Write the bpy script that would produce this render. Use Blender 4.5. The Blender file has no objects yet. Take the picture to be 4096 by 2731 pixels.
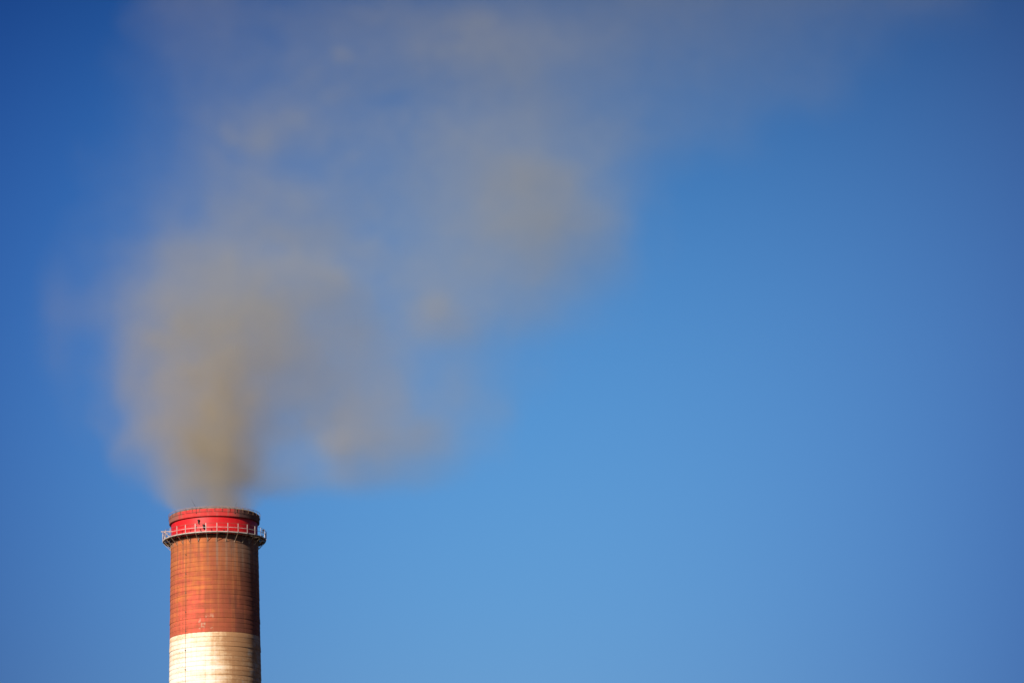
import bpy, math, random
import numpy as np
from mathutils import Vector, Matrix

R = math.radians
sc = bpy.context.scene
col = sc.collection

# ------------------------------------------------------------------ camera
FPX, PW, PH = 12000.0, 4096.0, 2731.0
PITCH, ROLL = R(14.65), R(1.8)
CAMZ = 1.7
cam_d = bpy.data.cameras.new('camera')
cam = bpy.data.objects.new('camera', cam_d)
col.objects.link(cam)
sc.camera = cam
cam_d.sensor_width = 36.0
cam_d.lens = FPX * 36.0 / PW
cam_d.clip_start = 1.0
cam_d.clip_end = 20000.0
CM = Matrix.Rotation(math.pi / 2 + PITCH, 3, 'X') @ Matrix.Rotation(-ROLL, 3, 'Z')
cam.matrix_world = Matrix.Translation((0, 0, CAMZ)) @ CM.to_4x4()
CMI = CM.transposed()


def ray(px, py):
    """Direction (camera looks along +Y in the world) through a point of the 4096 x 2731 photograph."""
    return CM @ Vector(((px - PW / 2) / FPX, -(py - PH / 2) / FPX, -1.0))


def project(p):
    v = CMI @ (Vector(p) - Vector((0, 0, CAMZ)))
    return PW / 2 + FPX * v.x / -v.z, PH / 2 - FPX * v.y / -v.z


# ------------------------------------------------------------------ chimney site
d0 = ray(858, 2130)
t0 = 400.0
CX, CY = d0.x * t0, d0.y * t0
PSI = math.atan2(-CX, CY)            # root turned so that its own -Y faces the camera (x = R sin a, y = -R cos a)

# ------------------------------------------------------------------ sun, sky, exposure
SUN_EL = R(23)
to_cam = math.atan2(-CY, -CX)
az = to_cam - R(36)                  # the sun stands behind the camera, 36 degrees to its left
sun_dir = Vector((math.cos(az) * math.cos(SUN_EL), math.sin(az) * math.cos(SUN_EL), math.sin(SUN_EL)))
sl = bpy.data.lights.new('sun', 'SUN')
sl.energy = 4.6
sl.angle = R(0.5)
sl.color = (1.0, 0.90, 0.76)
so = bpy.data.objects.new('sun', sl)
col.objects.link(so)
so.rotation_euler = sun_dir.to_track_quat('Z', 'Y').to_euler()

world = bpy.data.worlds.new('World')
sc.world = world
world.use_nodes = True


class NT:
    """Small helper that wires shader nodes."""

    def __init__(s, tree):
        s.t = tree

    def n(s, kind, **kw):
        x = s.t.nodes.new(kind)
        for k, v in kw.items():
            setattr(x, k, v)
        return x

    def put(s, sock, v):
        if v is None:
            return
        if isinstance(v, bpy.types.NodeSocket):
            s.t.links.new(v, sock)
        else:
            if hasattr(sock.default_value, '__len__') and not hasattr(v, '__len__'):
                v = [v] * len(sock.default_value)
            if hasattr(v, '__len__') and len(v) == 3 and len(sock.default_value) == 4:
                v = (*v, 1.0)
            sock.default_value = v

    def m(s, op, a, b=None, c=None, clamp=False):
        x = s.n('ShaderNodeMath', operation=op)
        x.use_clamp = clamp
        for i, v in enumerate((a, b, c)):
            s.put(x.inputs[i], v)
        return x.outputs[0]

    def smooth(s, v, a, b):
        x = s.n('ShaderNodeMapRange', interpolation_type='SMOOTHSTEP')
        s.put(x.inputs[0], v)
        x.inputs[1].default_value = a
        x.inputs[2].default_value = b
        return x.outputs[0]

    def mix(s, f, a, b, mode='MIX'):
        x = s.n('ShaderNodeMix', data_type='RGBA', blend_type=mode)
        s.put(x.inputs[0], f)
        s.put(x.inputs[6], a)
        s.put(x.inputs[7], b)
        return x.outputs[2]

    def comb(s, a, b, c):
        x = s.n('ShaderNodeCombineXYZ')
        for i, v in enumerate((a, b, c)):
            s.put(x.inputs[i], v)
        return x.outputs[0]

    def noise(s, vec, scale, detail=4.0, rough=0.55, dist=0.0):
        x = s.n('ShaderNodeTexNoise')
        s.put(x.inputs['Vector'], vec)
        x.inputs['Scale'].default_value = scale
        x.inputs['Detail'].default_value = detail
        x.inputs['Roughness'].default_value = rough
        x.inputs['Distortion'].default_value = dist
        return x.outputs['Fac']

    def white(s, vec):
        x = s.n('ShaderNodeTexWhiteNoise', noise_dimensions='3D')
        s.put(x.inputs['Vector'], vec)
        return x.outputs['Value']


# the daylight sky: a Nishita sky, tinted by direction, with a lens vignette's darkening painted in toward the edges of view
SKY_COEF = None
SKY_COEF =  [[-0.9011, 0.1173, -0.3667, -0.5036, -0.7363, 0.2997, -0.3138, 0.4442, -0.2174], [-0.255, -0.0165, -0.0808, -0.5902, -0.6693, 0.0954, -0.1957, 0.2356, -0.1875], [0.0488, -0.0835, 0.0162, -0.3036, -0.4849, -0.0365, -0.1751, 0.1453, -0.1575]]
w = NT(world.node_tree)
bg = world.node_tree.nodes['Background']
sky = w.n('ShaderNodeTexSky', sky_type='NISHITA')
sky.sun_disc = False
sky.sun_elevation = SUN_EL
sky.sun_rotation = math.atan2(sun_dir.x, sun_dir.y)
sky.altitude = 300
sky.air_density = 1.0
sky.dust_density = 0.5
sky.ozone_density = 3.0
bg.inputs[1].default_value = 0.10
if SKY_COEF is None:
    w.put(bg.inputs[0], sky.outputs[0])
else:
    tc = w.n('ShaderNodeTexCoord')
    sp = w.n('ShaderNodeSeparateXYZ')
    w.put(sp.inputs[0], tc.outputs['Generated'])
    a_ = w.m('DIVIDE', w.m('ARCTAN2', sp.outputs[0], sp.outputs[1]), 0.2)
    e_ = w.m('DIVIDE', w.m('SUBTRACT', w.m('ARCSINE', sp.outputs[2]), 0.25), 0.15)
    a_ = w.m('MINIMUM', w.m('MAXIMUM', a_, -1.15), 1.15)
    e_ = w.m('MINIMUM', w.m('MAXIMUM', e_, -0.95), 1.1)  # darkened edge tone is held outside the view, which dims the ambient light
    aa, ee, ae = w.m('MULTIPLY', a_, a_), w.m('MULTIPLY', e_, e_), w.m('MULTIPLY', a_, e_)
    chans = []
    for k in SKY_COEF:
        v = w.m('MULTIPLY_ADD', a_, k[1], k[0] - 0.3 * math.log(2))
        v = w.m('MULTIPLY_ADD', e_, k[2], v)
        v = w.m('MULTIPLY_ADD', aa, k[3], v)
        v = w.m('MULTIPLY_ADD', ee, k[4], v)
        v = w.m('MULTIPLY_ADD', ae, k[5], v)
        v = w.m('MULTIPLY_ADD', w.m('MULTIPLY', ee, e_), k[6], v)
        v = w.m('MULTIPLY_ADD', w.m('MULTIPLY', aa, e_), k[7], v)
        v = w.m('MULTIPLY_ADD', w.m('MULTIPLY', aa, aa), k[8], v)
        chans.append(w.m('EXPONENT', v))
    w.put(bg.inputs[0], w.mix(1.0, sky.outputs[0], w.comb(*chans), 'MULTIPLY'))

sc.view_settings.view_transform = 'Standard'
sc.view_settings.look = 'None'
sc.view_settings.gamma = 1.0
sc.view_settings.exposure = 0.3
sc.cycles.use_denoising = True
sc.cycles.volume_bounces = 5
sc.cycles.volume_step_rate = 1.5


# ------------------------------------------------------------------ helpers
def new_mat(name):
    m = bpy.data.materials.new(name)
    m.use_nodes = True
    nt = NT(m.node_tree)
    return m, nt, m.node_tree.nodes['Principled BSDF']


class MB:
    def __init__(s):
        s.v, s.f = [], []

    def quad_strip(s, rings, closed=True, cap=False):
        n = len(rings[0])
        b = len(s.v)
        for r in rings:
            s.v += [tuple(p) for p in r]
        for i in range(len(rings) - 1):
            for j in range(n if closed else n - 1):
                k = (j + 1) % n
                s.f.append((b + i * n + j, b + i * n + k, b + (i + 1) * n + k, b + (i + 1) * n + j))
        if cap:
            s.f.append(tuple(range(b + n - 1, b - 1, -1)))
            e = b + (len(rings) - 1) * n
            s.f.append(tuple(range(e, e + n)))

    def bar(s, a, b, w_, h_, up=(0, 0, 1)):
        a, b = Vector(a), Vector(b)
        d = (b - a).normalized()
        u = Vector(up)
        if abs(d.dot(u)) > 0.98:
            u = Vector((0, 1, 0)) if abs(d.y) < 0.9 else Vector((1, 0, 0))
        x = d.cross(u).normalized()
        y = x.cross(d).normalized()
        r = []
        for p in (a, b):
            r.append([p - x * w_ / 2 - y * h_ / 2, p + x * w_ / 2 - y * h_ / 2, p + x * w_ / 2 + y * h_ / 2, p - x * w_ / 2 + y * h_ / 2])
        s.quad_strip(r, cap=True)

    def tube(s, pts, r, n=6):
        pts = [Vector(p) for p in pts]
        rr = r if hasattr(r, '__len__') else [r] * len(pts)
        rings = []
        for i, p in enumerate(pts):
            d = (pts[min(i + 1, len(pts) - 1)] - pts[max(i - 1, 0)]).normalized()
            u = Vector((0, 0, 1)) if abs(d.z) < 0.9 else Vector((1, 0, 0))
            x = d.cross(u).normalized()
            y = x.cross(d)
            rings.append([p + (x * math.cos(2 * math.pi * k / n) + y * math.sin(2 * math.pi * k / n)) * rr[i] for k in range(n)])
        s.quad_strip(rings, cap=True)

    def ring_bar(s, r0, r1, z0, z1, angs):
        """A closed ring of rectangular section through the given angles."""
        rings = []
        for a in angs + [angs[0]]:
            rings.append([P(r0, a, z0), P(r1, a, z0), P(r1, a, z1), P(r0, a, z1)])
        s.quad_strip(rings)

    def ring_tube(s, r, z, rad, angs, n=6):
        rings = []
        for a in angs + [angs[0]]:
            rings.append([P(r + rad * math.cos(2 * math.pi * k / n), a, z + rad * math.sin(2 * math.pi * k / n)) for k in range(n)])
        s.quad_strip(rings)

    def lathe(s, prof, n=160, wob=0.0):
        rings = [[P(r, 2 * math.pi * k / n, z) for k in range(n)] for r, z in prof]
        s.quad_strip(rings)

    def build(s, name, mat, parent=None, smooth=False):
        me = bpy.data.meshes.new(name)
        me.from_pydata([tuple(p) for p in s.v], [], s.f)
        me.update()
        import bmesh
        bm = bmesh.new()
        bm.from_mesh(me)
        bmesh.ops.recalc_face_normals(bm, faces=bm.faces)
        bm.to_mesh(me)
        bm.free()
        if smooth:
            me.shade_smooth()
            try:
                me.set_sharp_from_angle(angle=R(30))
            except Exception:
                pass
        me.materials.append(mat)
        o = bpy.data.objects.new(name, me)
        col.objects.link(o)
        if parent:
            o.parent = parent
        return o


def P(r, a, z):
    """Chimney coordinates: radius, angle (0 faces the camera, + to the right of the picture), height."""
    return Vector((r * math.sin(a), -r * math.cos(a), z))


ROOT_M = Matrix.Translation((CX, CY, 0)) @ Matrix.Rotation(PSI, 4, 'Z')


def solve_z(py, r, a=0.0):
    lo, hi = 0.0, 160.0
    for _ in range(60):
        mid = (lo + hi) / 2
        if project(ROOT_M @ P(r, a, mid))[1] > py:
            lo = mid
        else:
            hi = mid
    return lo


R_DECK, R_DRUM, R_COLLAR, R_TOP = 6.88, 5.74, 6.00, 5.79
ZD = solve_z(2122.4, R_DECK)          # walkway deck
ZC0 = solve_z(2061.6, R_COLLAR)       # underside of the crown
ZC1 = solve_z(2031.8, R_COLLAR)       # top edge of the painted crown
ZRAIL = solve_z(2024.0, 6.10)
ZLOW = solve_z(2043.0, 6.10)
ZRW = solve_z(2525.0, 5.97)           # red paint ends, white begins
SLOPE = 0.0130
LIFT = 0.625


def r_shaft(z):
    return R_TOP + SLOPE * (ZD - 0.5 - z)


# ------------------------------------------------------------------ ground
m, n, b = new_mat('dry_earth')
g = n.noise(n.n('ShaderNodeTexCoord').outputs['Object'], 0.02, 6)
n.put(b.inputs['Base Color'], n.mix(g, (0.045, 0.045, 0.028), (0.085, 0.075, 0.05)))
b.inputs['Roughness'].default_value = 1.0
gb = MB()
gb.quad_strip([[(-6000, -6000, 0), (6000, -6000, 0)], [(-6000, 6000, 0), (6000, 6000, 0)]], closed=False)
ground = gb.build('ground', m)
ground['kind'] = 'structure'


# ------------------------------------------------------------------ materials
def polar(n):
    tc = n.n('ShaderNodeTexCoord')
    s = n.n('ShaderNodeSeparateXYZ')
    n.put(s.inputs[0], tc.outputs['Object'])
    phi = n.m('ARCTAN2', s.outputs[0], n.m('MULTIPLY', s.outputs[1], -1.0))
    return tc.outputs['Object'], phi, s.outputs[2]


def mat_shaft():
    m, n, b = new_mat('weathered_painted_concrete')
    obj, phi, z = polar(n)
    zz = n.m('SUBTRACT', z, ZRW)                       # 0 at the paint line, + upwards
    arc = n.m('MULTIPLY', phi, 5.9)
    lift = n.m('DIVIDE', zz, LIFT)
    li = n.m('FLOOR', lift)
    lf = n.m('FRACT', lift)
    pan = n.m('DIVIDE', phi, R(6.0))
    pi_ = n.m('FLOOR', pan)
    pf = n.m('FRACT', pan)
    cell = n.white(n.comb(li, pi_, 3.0))               # one formwork panel
    row = n.white(n.comb(li, 7.0, 1.0))
    colr = n.white(n.comb(pi_, 2.0, 9.0))
    big = n.noise(n.comb(n.m('MULTIPLY', arc, 0.8), n.m('MULTIPLY', zz, 0.35), 0.0), 0.55, 5, 0.6)
    band = n.noise(n.comb(n.m('MULTIPLY', arc, 0.22), n.m('MULTIPLY', zz, 1.7), 4.0), 0.8, 4, 0.6)
    streak = n.noise(n.comb(n.m('MULTIPLY', arc, 2.2), n.m('MULTIPLY', zz, 0.14), 9.0), 1.0, 4, 0.6)
    fine = n.noise(n.comb(arc, zz, 2.0), 3.0, 6, 0.65)
    # red paint, weathered to orange near the top, pinker lower down
    soft = n.noise(n.comb(n.m('DIVIDE', arc, 0.62), n.m('DIVIDE', zz, LIFT), 30.0), 1.0, 2, 0.5)
    f = n.m('ADD', n.m('MULTIPLY', big, 0.55), n.m('MULTIPLY', band, 0.55))
    f = n.m('ADD', f, n.m('MULTIPLY', soft, 0.30))
    f = n.m('ADD', f, n.m('MULTIPLY', cell, 0.06))
    f = n.m('ADD', f, n.m('MULTIPLY', zz, -0.022))
    f = n.smooth(f, 0.46, 0.72)
    red = n.mix(f, (0.60, 0.170, 0.044), (0.74, 0.110, 0.066))
    spots = n.smooth(n.m('ADD', n.m('MULTIPLY', soft, 0.8), n.m('MULTIPLY', fine, 0.4)), 0.70, 0.84)
    red = n.mix(n.m('MULTIPLY', spots, 0.8), red, (0.62, 0.05, 0.045))
    # the flank turns brown, the middle and right side carry duller rust stains, plus painted shade on the right
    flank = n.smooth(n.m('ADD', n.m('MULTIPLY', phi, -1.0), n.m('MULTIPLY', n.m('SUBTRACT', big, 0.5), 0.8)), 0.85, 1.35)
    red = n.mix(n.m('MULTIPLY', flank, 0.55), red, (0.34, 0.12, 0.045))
    st = n.m('ADD', n.m('MULTIPLY', band, 0.50), n.m('MULTIPLY', streak, 0.40))
    st = n.m('ADD', st, n.m('MULTIPLY', soft, 0.25))
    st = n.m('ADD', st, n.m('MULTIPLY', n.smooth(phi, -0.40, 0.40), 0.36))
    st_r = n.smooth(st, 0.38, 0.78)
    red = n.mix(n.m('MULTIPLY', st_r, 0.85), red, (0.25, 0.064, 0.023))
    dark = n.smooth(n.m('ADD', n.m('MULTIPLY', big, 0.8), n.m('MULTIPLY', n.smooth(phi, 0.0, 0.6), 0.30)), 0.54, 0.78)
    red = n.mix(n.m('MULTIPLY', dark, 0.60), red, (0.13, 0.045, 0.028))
    lee_stain_shade = n.smooth(n.m('ADD', phi, n.m('MULTIPLY', n.m('SUBTRACT', n.m('ADD', n.m('MULTIPLY', big, 0.6), n.m('MULTIPLY', streak, 0.4)), 0.5), 2.0)), -0.02, 0.72)  # blotchy stain that also paints deeper shade onto the side away from the sun
    red = n.mix(n.m('MULTIPLY', lee_stain_shade, 0.66), red, (0.125, 0.036, 0.018))
    # wash runs down below each walkway bracket: rusty on the left, grey on the right
    dz = n.m('SUBTRACT', ZD, z)
    c = n.m('COSINE', n.m('MULTIPLY', n.m('SUBTRACT', phi, R(3.2)), 30.0))
    c = n.smooth(n.m('ADD', c, n.m('MULTIPLY', n.m('SUBTRACT', streak, 0.5), 1.2)), 0.35, 1.0)
    fall = n.m('SUBTRACT', 1.0, n.smooth(n.m('ADD', dz, n.m('MULTIPLY', n.m('SUBTRACT', streak, 0.5), 7.0)), 2.0, 6.5))
    side = n.smooth(phi, -0.25, 0.15)
    red = n.mix(n.m('MULTIPLY', n.m('MULTIPLY', c, fall), 0.72), red, n.mix(side, (0.26, 0.085, 0.040), (0.24, 0.155, 0.11)))
    topg = n.m('SUBTRACT', 1.0, n.smooth(dz, 1.0, 6.5))
    topg = n.m('MULTIPLY', topg, n.smooth(n.m('ADD', n.m('MULTIPLY', phi, 0.8), n.m('ADD', n.m('MULTIPLY', fine, 0.5), n.m('MULTIPLY', soft, 0.5))), 0.40, 0.95))
    red = n.mix(n.m('MULTIPLY', topg, 0.70), red, (0.19, 0.115, 0.075))
    run = n.smooth(n.noise(n.comb(n.m('MULTIPLY', arc, 1.5), n.m('MULTIPLY', zz, 0.06), 40.0), 1.0, 3, 0.6), 0.54, 0.68)
    red = n.mix(n.m('MULTIPLY', run, 0.55), red, (0.36, 0.12, 0.04))
    # bare concrete shows in a few panels just above the paint line
    bare = n.m('MULTIPLY', n.smooth(n.m('ADD', n.m('MULTIPLY', cell, 0.5), fine), 0.86, 0.98),
               n.m('MULTIPLY', n.smooth(zz, 0.3, 0.6), n.m('SUBTRACT', 1.0, n.smooth(zz, 2.0, 2.6))))
    red = n.mix(n.m('MULTIPLY', n.m('MULTIPLY', bare, n.m('LESS_THAN', n.m('ABSOLUTE', n.m('ADD', phi, 0.2)), 0.17)), 0.5), red, (0.50, 0.36, 0.25))
    # white paint with ochre staining
    white = n.mix(soft, (0.80, 0.75, 0.65), (0.90, 0.86, 0.77))
    ws = n.m('ADD', n.m('MULTIPLY', band, 0.62), n.m('MULTIPLY', big, 0.35))
    ws = n.m('ADD', ws, n.m('MULTIPLY', soft, 0.26))
    ws = n.m('ADD', ws, n.m('MULTIPLY', run, 0.10))
    ws = n.m('ADD', ws, n.m('MULTIPLY', n.m('SUBTRACT', 1.0, n.smooth(lf, 0.0, 0.45)), 0.10))
    ws = n.m('ADD', ws, n.m('MULTIPLY', fine, 0.34))
    ws = n.m('ADD', ws, n.m('MULTIPLY', n.smooth(phi, -0.25, 0.5), 0.42))
    ws = n.m('ADD', ws, n.m('MULTIPLY', n.smooth(zz, -4.5, 0.0), 0.15))
    w1 = n.smooth(ws, 0.70, 1.14)
    white = n.mix(n.m('MULTIPLY', w1, 0.72), white, (0.66, 0.36, 0.115))
    w2 = n.smooth(n.m('ADD', ws, n.m('MULTIPLY', streak, 0.2)), 1.12, 1.42)
    white = n.mix(n.m('MULTIPLY', w2, 0.8), white, (0.36, 0.15, 0.05))
    white = n.mix(n.m('MULTIPLY', lee_stain_shade, 0.50), white, (0.30, 0.16, 0.075))  # same right-hand stain and painted shade over the white band
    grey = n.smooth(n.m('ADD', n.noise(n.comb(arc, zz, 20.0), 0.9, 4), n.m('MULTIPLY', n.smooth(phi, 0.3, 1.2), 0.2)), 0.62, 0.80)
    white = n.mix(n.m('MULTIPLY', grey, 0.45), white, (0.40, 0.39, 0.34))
    edge = n.m('GREATER_THAN', n.m('ADD', zz, n.m('MULTIPLY', n.m('ADD', n.m('MULTIPLY', fine, 0.6), n.m('MULTIPLY', soft, 0.4)), 0.22)), 0.11)
    c0 = n.mix(edge, white, red)
    # panel tint
    tint = n.m('ADD', 0.86, n.m('ADD', n.m('MULTIPLY', soft, 0.24), n.m('MULTIPLY', row, 0.12)))
    c0 = n.mix(1.0, c0, n.comb(tint, tint, tint), 'MULTIPLY')
    # dirt caught in the joints between lifts
    j = n.m('SUBTRACT', 1.0, n.smooth(lf, 0.03, 0.14))
    j = n.m('MULTIPLY', j, n.smooth(n.noise(n.comb(n.m('MULTIPLY', arc, 0.5), n.m('MULTIPLY', li, 3.7), 0.0), 1.0, 3), 0.32, 0.62))
    j = n.m('MULTIPLY', j, n.m('ADD', 0.25, n.m('MULTIPLY', row, 0.95)))
    c0 = n.mix(n.m('MULTIPLY', j, 0.46), c0, (0.20, 0.085, 0.03))
    v = n.m('SUBTRACT', 1.0, n.smooth(pf, 0.0, 0.10))
    v = n.m('MULTIPLY', v, n.smooth(n.m('ADD', n.m('MULTIPLY', cell, 0.4), n.m('MULTIPLY', fine, 0.8)), 0.45, 0.8))
    c0 = n.mix(n.m('MULTIPLY', v, 0.28), c0, (0.30, 0.13, 0.05))
    # rows of tie holes down the left side
    hx = n.m('ABSOLUTE', n.m('SUBTRACT', pf, 0.5))
    hz = n.m('ABSOLUTE', n.m('SUBTRACT', lf, 0.30))
    hole = n.m('MULTIPLY', n.m('LESS_THAN', hx, 0.09), n.m('LESS_THAN', hz, 0.10))
    hole = n.m('MULTIPLY', hole, n.m('MULTIPLY', n.m('LESS_THAN', phi, -0.72), n.m('GREATER_THAN', n.white(n.comb(li, pi_, 11.0)), 0.35)))
    c0 = n.mix(n.m('MULTIPLY', hole, 0.6), c0, (0.10, 0.04, 0.02))
    n.put(b.inputs['Base Color'], c0)
    b.inputs['Roughness'].default_value = 0.85
    bp = n.n('ShaderNodeBump')
    bp.inputs['Strength'].default_value = 0.5
    bp.inputs['Distance'].default_value = 0.03
    n.put(bp.inputs['Height'], n.m('ADD', n.m('MULTIPLY', cell, 0.5), fine))
    n.put(b.inputs['Normal'], bp.outputs[0])
    return m


def mat_red(name, soot, rough, streaks):
    m, n, b = new_mat(name)
    obj, phi, z = polar(n)
    arc = n.m('MULTIPLY', phi, 5.9)
    v = n.noise(n.comb(n.m('MULTIPLY', arc, 1.6), n.m('MULTIPLY', z, 0.25), 0.0), 1.0, 5, 0.6)
    f = n.noise(n.comb(arc, z, 0.0), 1.6, 5, 0.6)
    c = n.mix(f, (0.56, 0.010, 0.014), (0.70, 0.020, 0.024)) if not soot else n.mix(f, (0.48, 0.030, 0.030), (0.66, 0.065, 0.06))
    c = n.mix(n.m('MULTIPLY', n.smooth(v, 0.5, 0.85), streaks), c, (0.52, 0.16, 0.13))
    c = n.mix(n.m('MULTIPLY', n.smooth(n.noise(n.comb(n.m('MULTIPLY', arc, 3.0), n.m('MULTIPLY', z, 0.3), 6.0), 1.0, 3), 0.60, 0.75), streaks * 0.7), c, (0.25, 0.02, 0.02))
    if soot:
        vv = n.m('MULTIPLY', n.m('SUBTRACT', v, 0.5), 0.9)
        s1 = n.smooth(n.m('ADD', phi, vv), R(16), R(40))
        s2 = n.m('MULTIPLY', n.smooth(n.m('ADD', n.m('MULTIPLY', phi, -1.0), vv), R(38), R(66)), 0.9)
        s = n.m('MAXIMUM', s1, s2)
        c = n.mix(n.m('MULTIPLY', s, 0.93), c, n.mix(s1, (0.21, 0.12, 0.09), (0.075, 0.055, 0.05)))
    else:
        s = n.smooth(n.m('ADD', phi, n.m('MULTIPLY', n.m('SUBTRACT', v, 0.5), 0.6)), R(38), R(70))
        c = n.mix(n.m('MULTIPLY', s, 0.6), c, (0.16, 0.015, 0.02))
    n.put(b.inputs['Base Color'], c)
    b.inputs['Roughness'].default_value = rough
    b.inputs['Specular IOR Level'].default_value = 0.32 if not soot else 0.15
    return m


def mat_plain(name, c1, c2, scale=1.5, rough=0.6, metal=0.0):
    m, n, b = new_mat(name)
    tc = n.n('ShaderNodeTexCoord')
    f = n.smooth(n.noise(tc.outputs['Object'], scale, 5, 0.65), 0.35, 0.7)
    n.put(b.inputs['Base Color'], n.mix(f, c1, c2))
    b.inputs['Roughness'].default_value = rough
    b.inputs['Metallic'].default_value = metal
    return m


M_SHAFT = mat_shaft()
M_DRUM = mat_red('glossy_red_paint', False, 0.50, 0.22)
M_COLLAR = mat_red('sooty_red_paint', True, 0.75, 0.8)
M_CAP = mat_plain('grey_concrete', (0.10, 0.08, 0.06), (0.34, 0.28, 0.22), 2.5, 0.95)
M_WHITE = mat_plain('white_metal_paint', (0.44, 0.37, 0.34), (0.70, 0.64, 0.59), 1.5, 0.5)
M_PINK = mat_plain('pink_faded_metal_paint', (0.42, 0.20, 0.17), (0.60, 0.40, 0.34), 1.0, 0.6)
M_RUST = mat_plain('rusty_steel', (0.14, 0.065, 0.04), (0.26, 0.15, 0.10), 2.5, 0.8)
M_TAN = mat_plain('buff_steel_paint', (0.22, 0.14, 0.09), (0.46, 0.34, 0.24), 2.0, 0.7)
M_DARK = mat_plain('black_metal', (0.018, 0.012, 0.012), (0.045, 0.03, 0.028), 3.0, 0.5)
M_GRATE = mat_plain('walkway_grating', (0.07, 0.045, 0.03), (0.17, 0.115, 0.08), 2.0, 0.8)

# ------------------------------------------------------------------ the chimney
chim = bpy.data.objects.new('industrial_chimney', None)
col.objects.link(chim)
chim.location = (CX, CY, 0)
chim.rotation_euler = (0, 0, PSI)
chim['label'] = 'tall round factory chimney, weathered red above a white band, smoking from its sooty red crown'
chim['category'] = 'chimney'

# shaft, cast in lifts: each lift flares a little and oversails the one below
prof = []
k0 = int(math.ceil(ZRW / LIFT))
rng = random.Random(4)
z_top = ZD - 0.06
zs = [ZRW + k * LIFT for k in range(-k0, 60) if ZRW + k * LIFT < z_top - 0.05]
zs = [max(q, 0.0) for q in zs]
for i, q in enumerate(zs):
    q2 = zs[i + 1] if i + 1 < len(zs) else z_top
    e = rng.uniform(-0.012, 0.012) + (0.02 if i % 6 == 0 else 0)
    prof += [(r_shaft(q) - 0.012, q), (r_shaft(q) + 0.022 + e, q + 0.03), (r_shaft(q2) + 0.006 + e, q2 - 0.02)]
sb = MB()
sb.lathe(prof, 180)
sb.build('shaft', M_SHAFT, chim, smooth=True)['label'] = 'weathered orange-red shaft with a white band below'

db = MB()
db.lathe([(5.70, ZD - 0.10), (R_DRUM, ZD - 0.10), (R_DRUM, ZD + 0.02), (R_DRUM - 0.005, ZC0 + 0.05)], 160)
db.build('drum', M_DRUM, chim, smooth=True)['label'] = 'glossy bright red drum between walkway and crown'

cb = MB()
cb.lathe([(5.60, ZC0 + 0.004), (R_COLLAR - 0.02, ZC0), (R_COLLAR, ZC0 + 0.03), (R_COLLAR, ZC1 - 0.02), (R_COLLAR - 0.02, ZC1)], 160)
crown = cb.build('crown', M_COLLAR, chim, smooth=True)
crown['label'] = 'projecting red crown blackened by soot on its right'

rb = MB()
prof = [(R_COLLAR - 0.02, ZC1)]
rings = []
NN = 200
rng = random.Random(8)
rad = [(R_COLLAR - 0.02, ZC1 - 0.002, 0), (5.84, ZC1 + 0.12, .02), (5.58, ZC1 + 0.24, .03), (5.46, ZC1 + 0.27, .03), (5.15, ZC1 + 0.25, .02), (5.05, ZC1 - 0.1, 0), (5.0, ZC1 - 4.0, 0)]
wv = [rng.uniform(-1, 1) for _ in range(NN)]
for r_, z_, wob in rad:
    rings.append([P(r_ + wob * 0.5 * wv[(k * 7) % NN], 2 * math.pi * k / NN, z_ + wob * wv[k]) for k in range(NN)])
rb.quad_strip(rings)
rb.build('rim', M_CAP, crown)

# handrail around the crown
A38 = [R(9.4737) * k for k in range(38)]
hb = MB()
hb.ring_tube(6.10, ZRAIL, 0.027, A38)
hb.build('crown_handrail', M_PINK, crown)
rng = random.Random(3)
k = 0
while k < 38:                                          # the lower rail is broken into stretches
    run = rng.choice((2, 3, 4, 5))
    hb = MB()
    hb.tube([P(6.10, A38[0] + R(9.4737) * q, ZLOW) for q in list(range(k, min(k + run, 38))) + [min(k + run, 38) - 0.3]], 0.016)
    hb.build('crown_lower_rail', M_RUST, crown)
    k += run
post = None
pb = MB()
pb.bar(P(6.10, 0, ZLOW), P(6.10, 0, ZRAIL + 0.05), 0.03, 0.03)
pb.bar(P(5.985, 0, ZLOW + 0.02), P(6.10, 0, ZLOW + 0.02), 0.03, 0.03)
pb.bar(P(5.985, 0, ZLOW + 0.33), P(6.10, 0, ZLOW + 0.33), 0.025, 0.025)
post = pb.build('crown_post', M_RUST, crown)
for k in range(38):
    o = post if k == 0 else post.copy()
    if k:
        col.objects.link(o)
        o.parent = crown
    o.rotation_euler = (0, 0, A38[k])

# lightning rods on the rim
for (a, vec) in ((R(-23.3), (-0.63, 0.0, 1.22)), (R(26.2), (0.30, 0.0, 0.80)), (R(150), (0.2, 0.2, 0.9)), (R(-140), (-0.2, 0.2, 0.9))):
    lb = MB()
    base = P(6.02, a, ZC1 + 0.12)
    foot = P(6.03, a, ZC1 - 0.50)
    lb.tube([foot, base], 0.022)
    lb.tube([base, base + Vector(vec)], [0.020, 0.012])
    lb.tube([foot + Vector((0, 0, -0.08)), foot + Vector((0, 0, 0.06))], 0.05)
    lb.build('lightning_rod', M_DARK, chim)
ab = MB()
ab.bar(P(5.98, R(80), ZC0 + 0.28), P(6.15, R(80), ZC0 + 0.50), 0.05, 0.05)
ab.bar(P(5.98, R(80), ZC0 + 0.30), P(6.05, R(80), ZC0 + 0.30), 0.12, 0.12)
ab.build('stub_bracket', M_DARK, crown)

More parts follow.
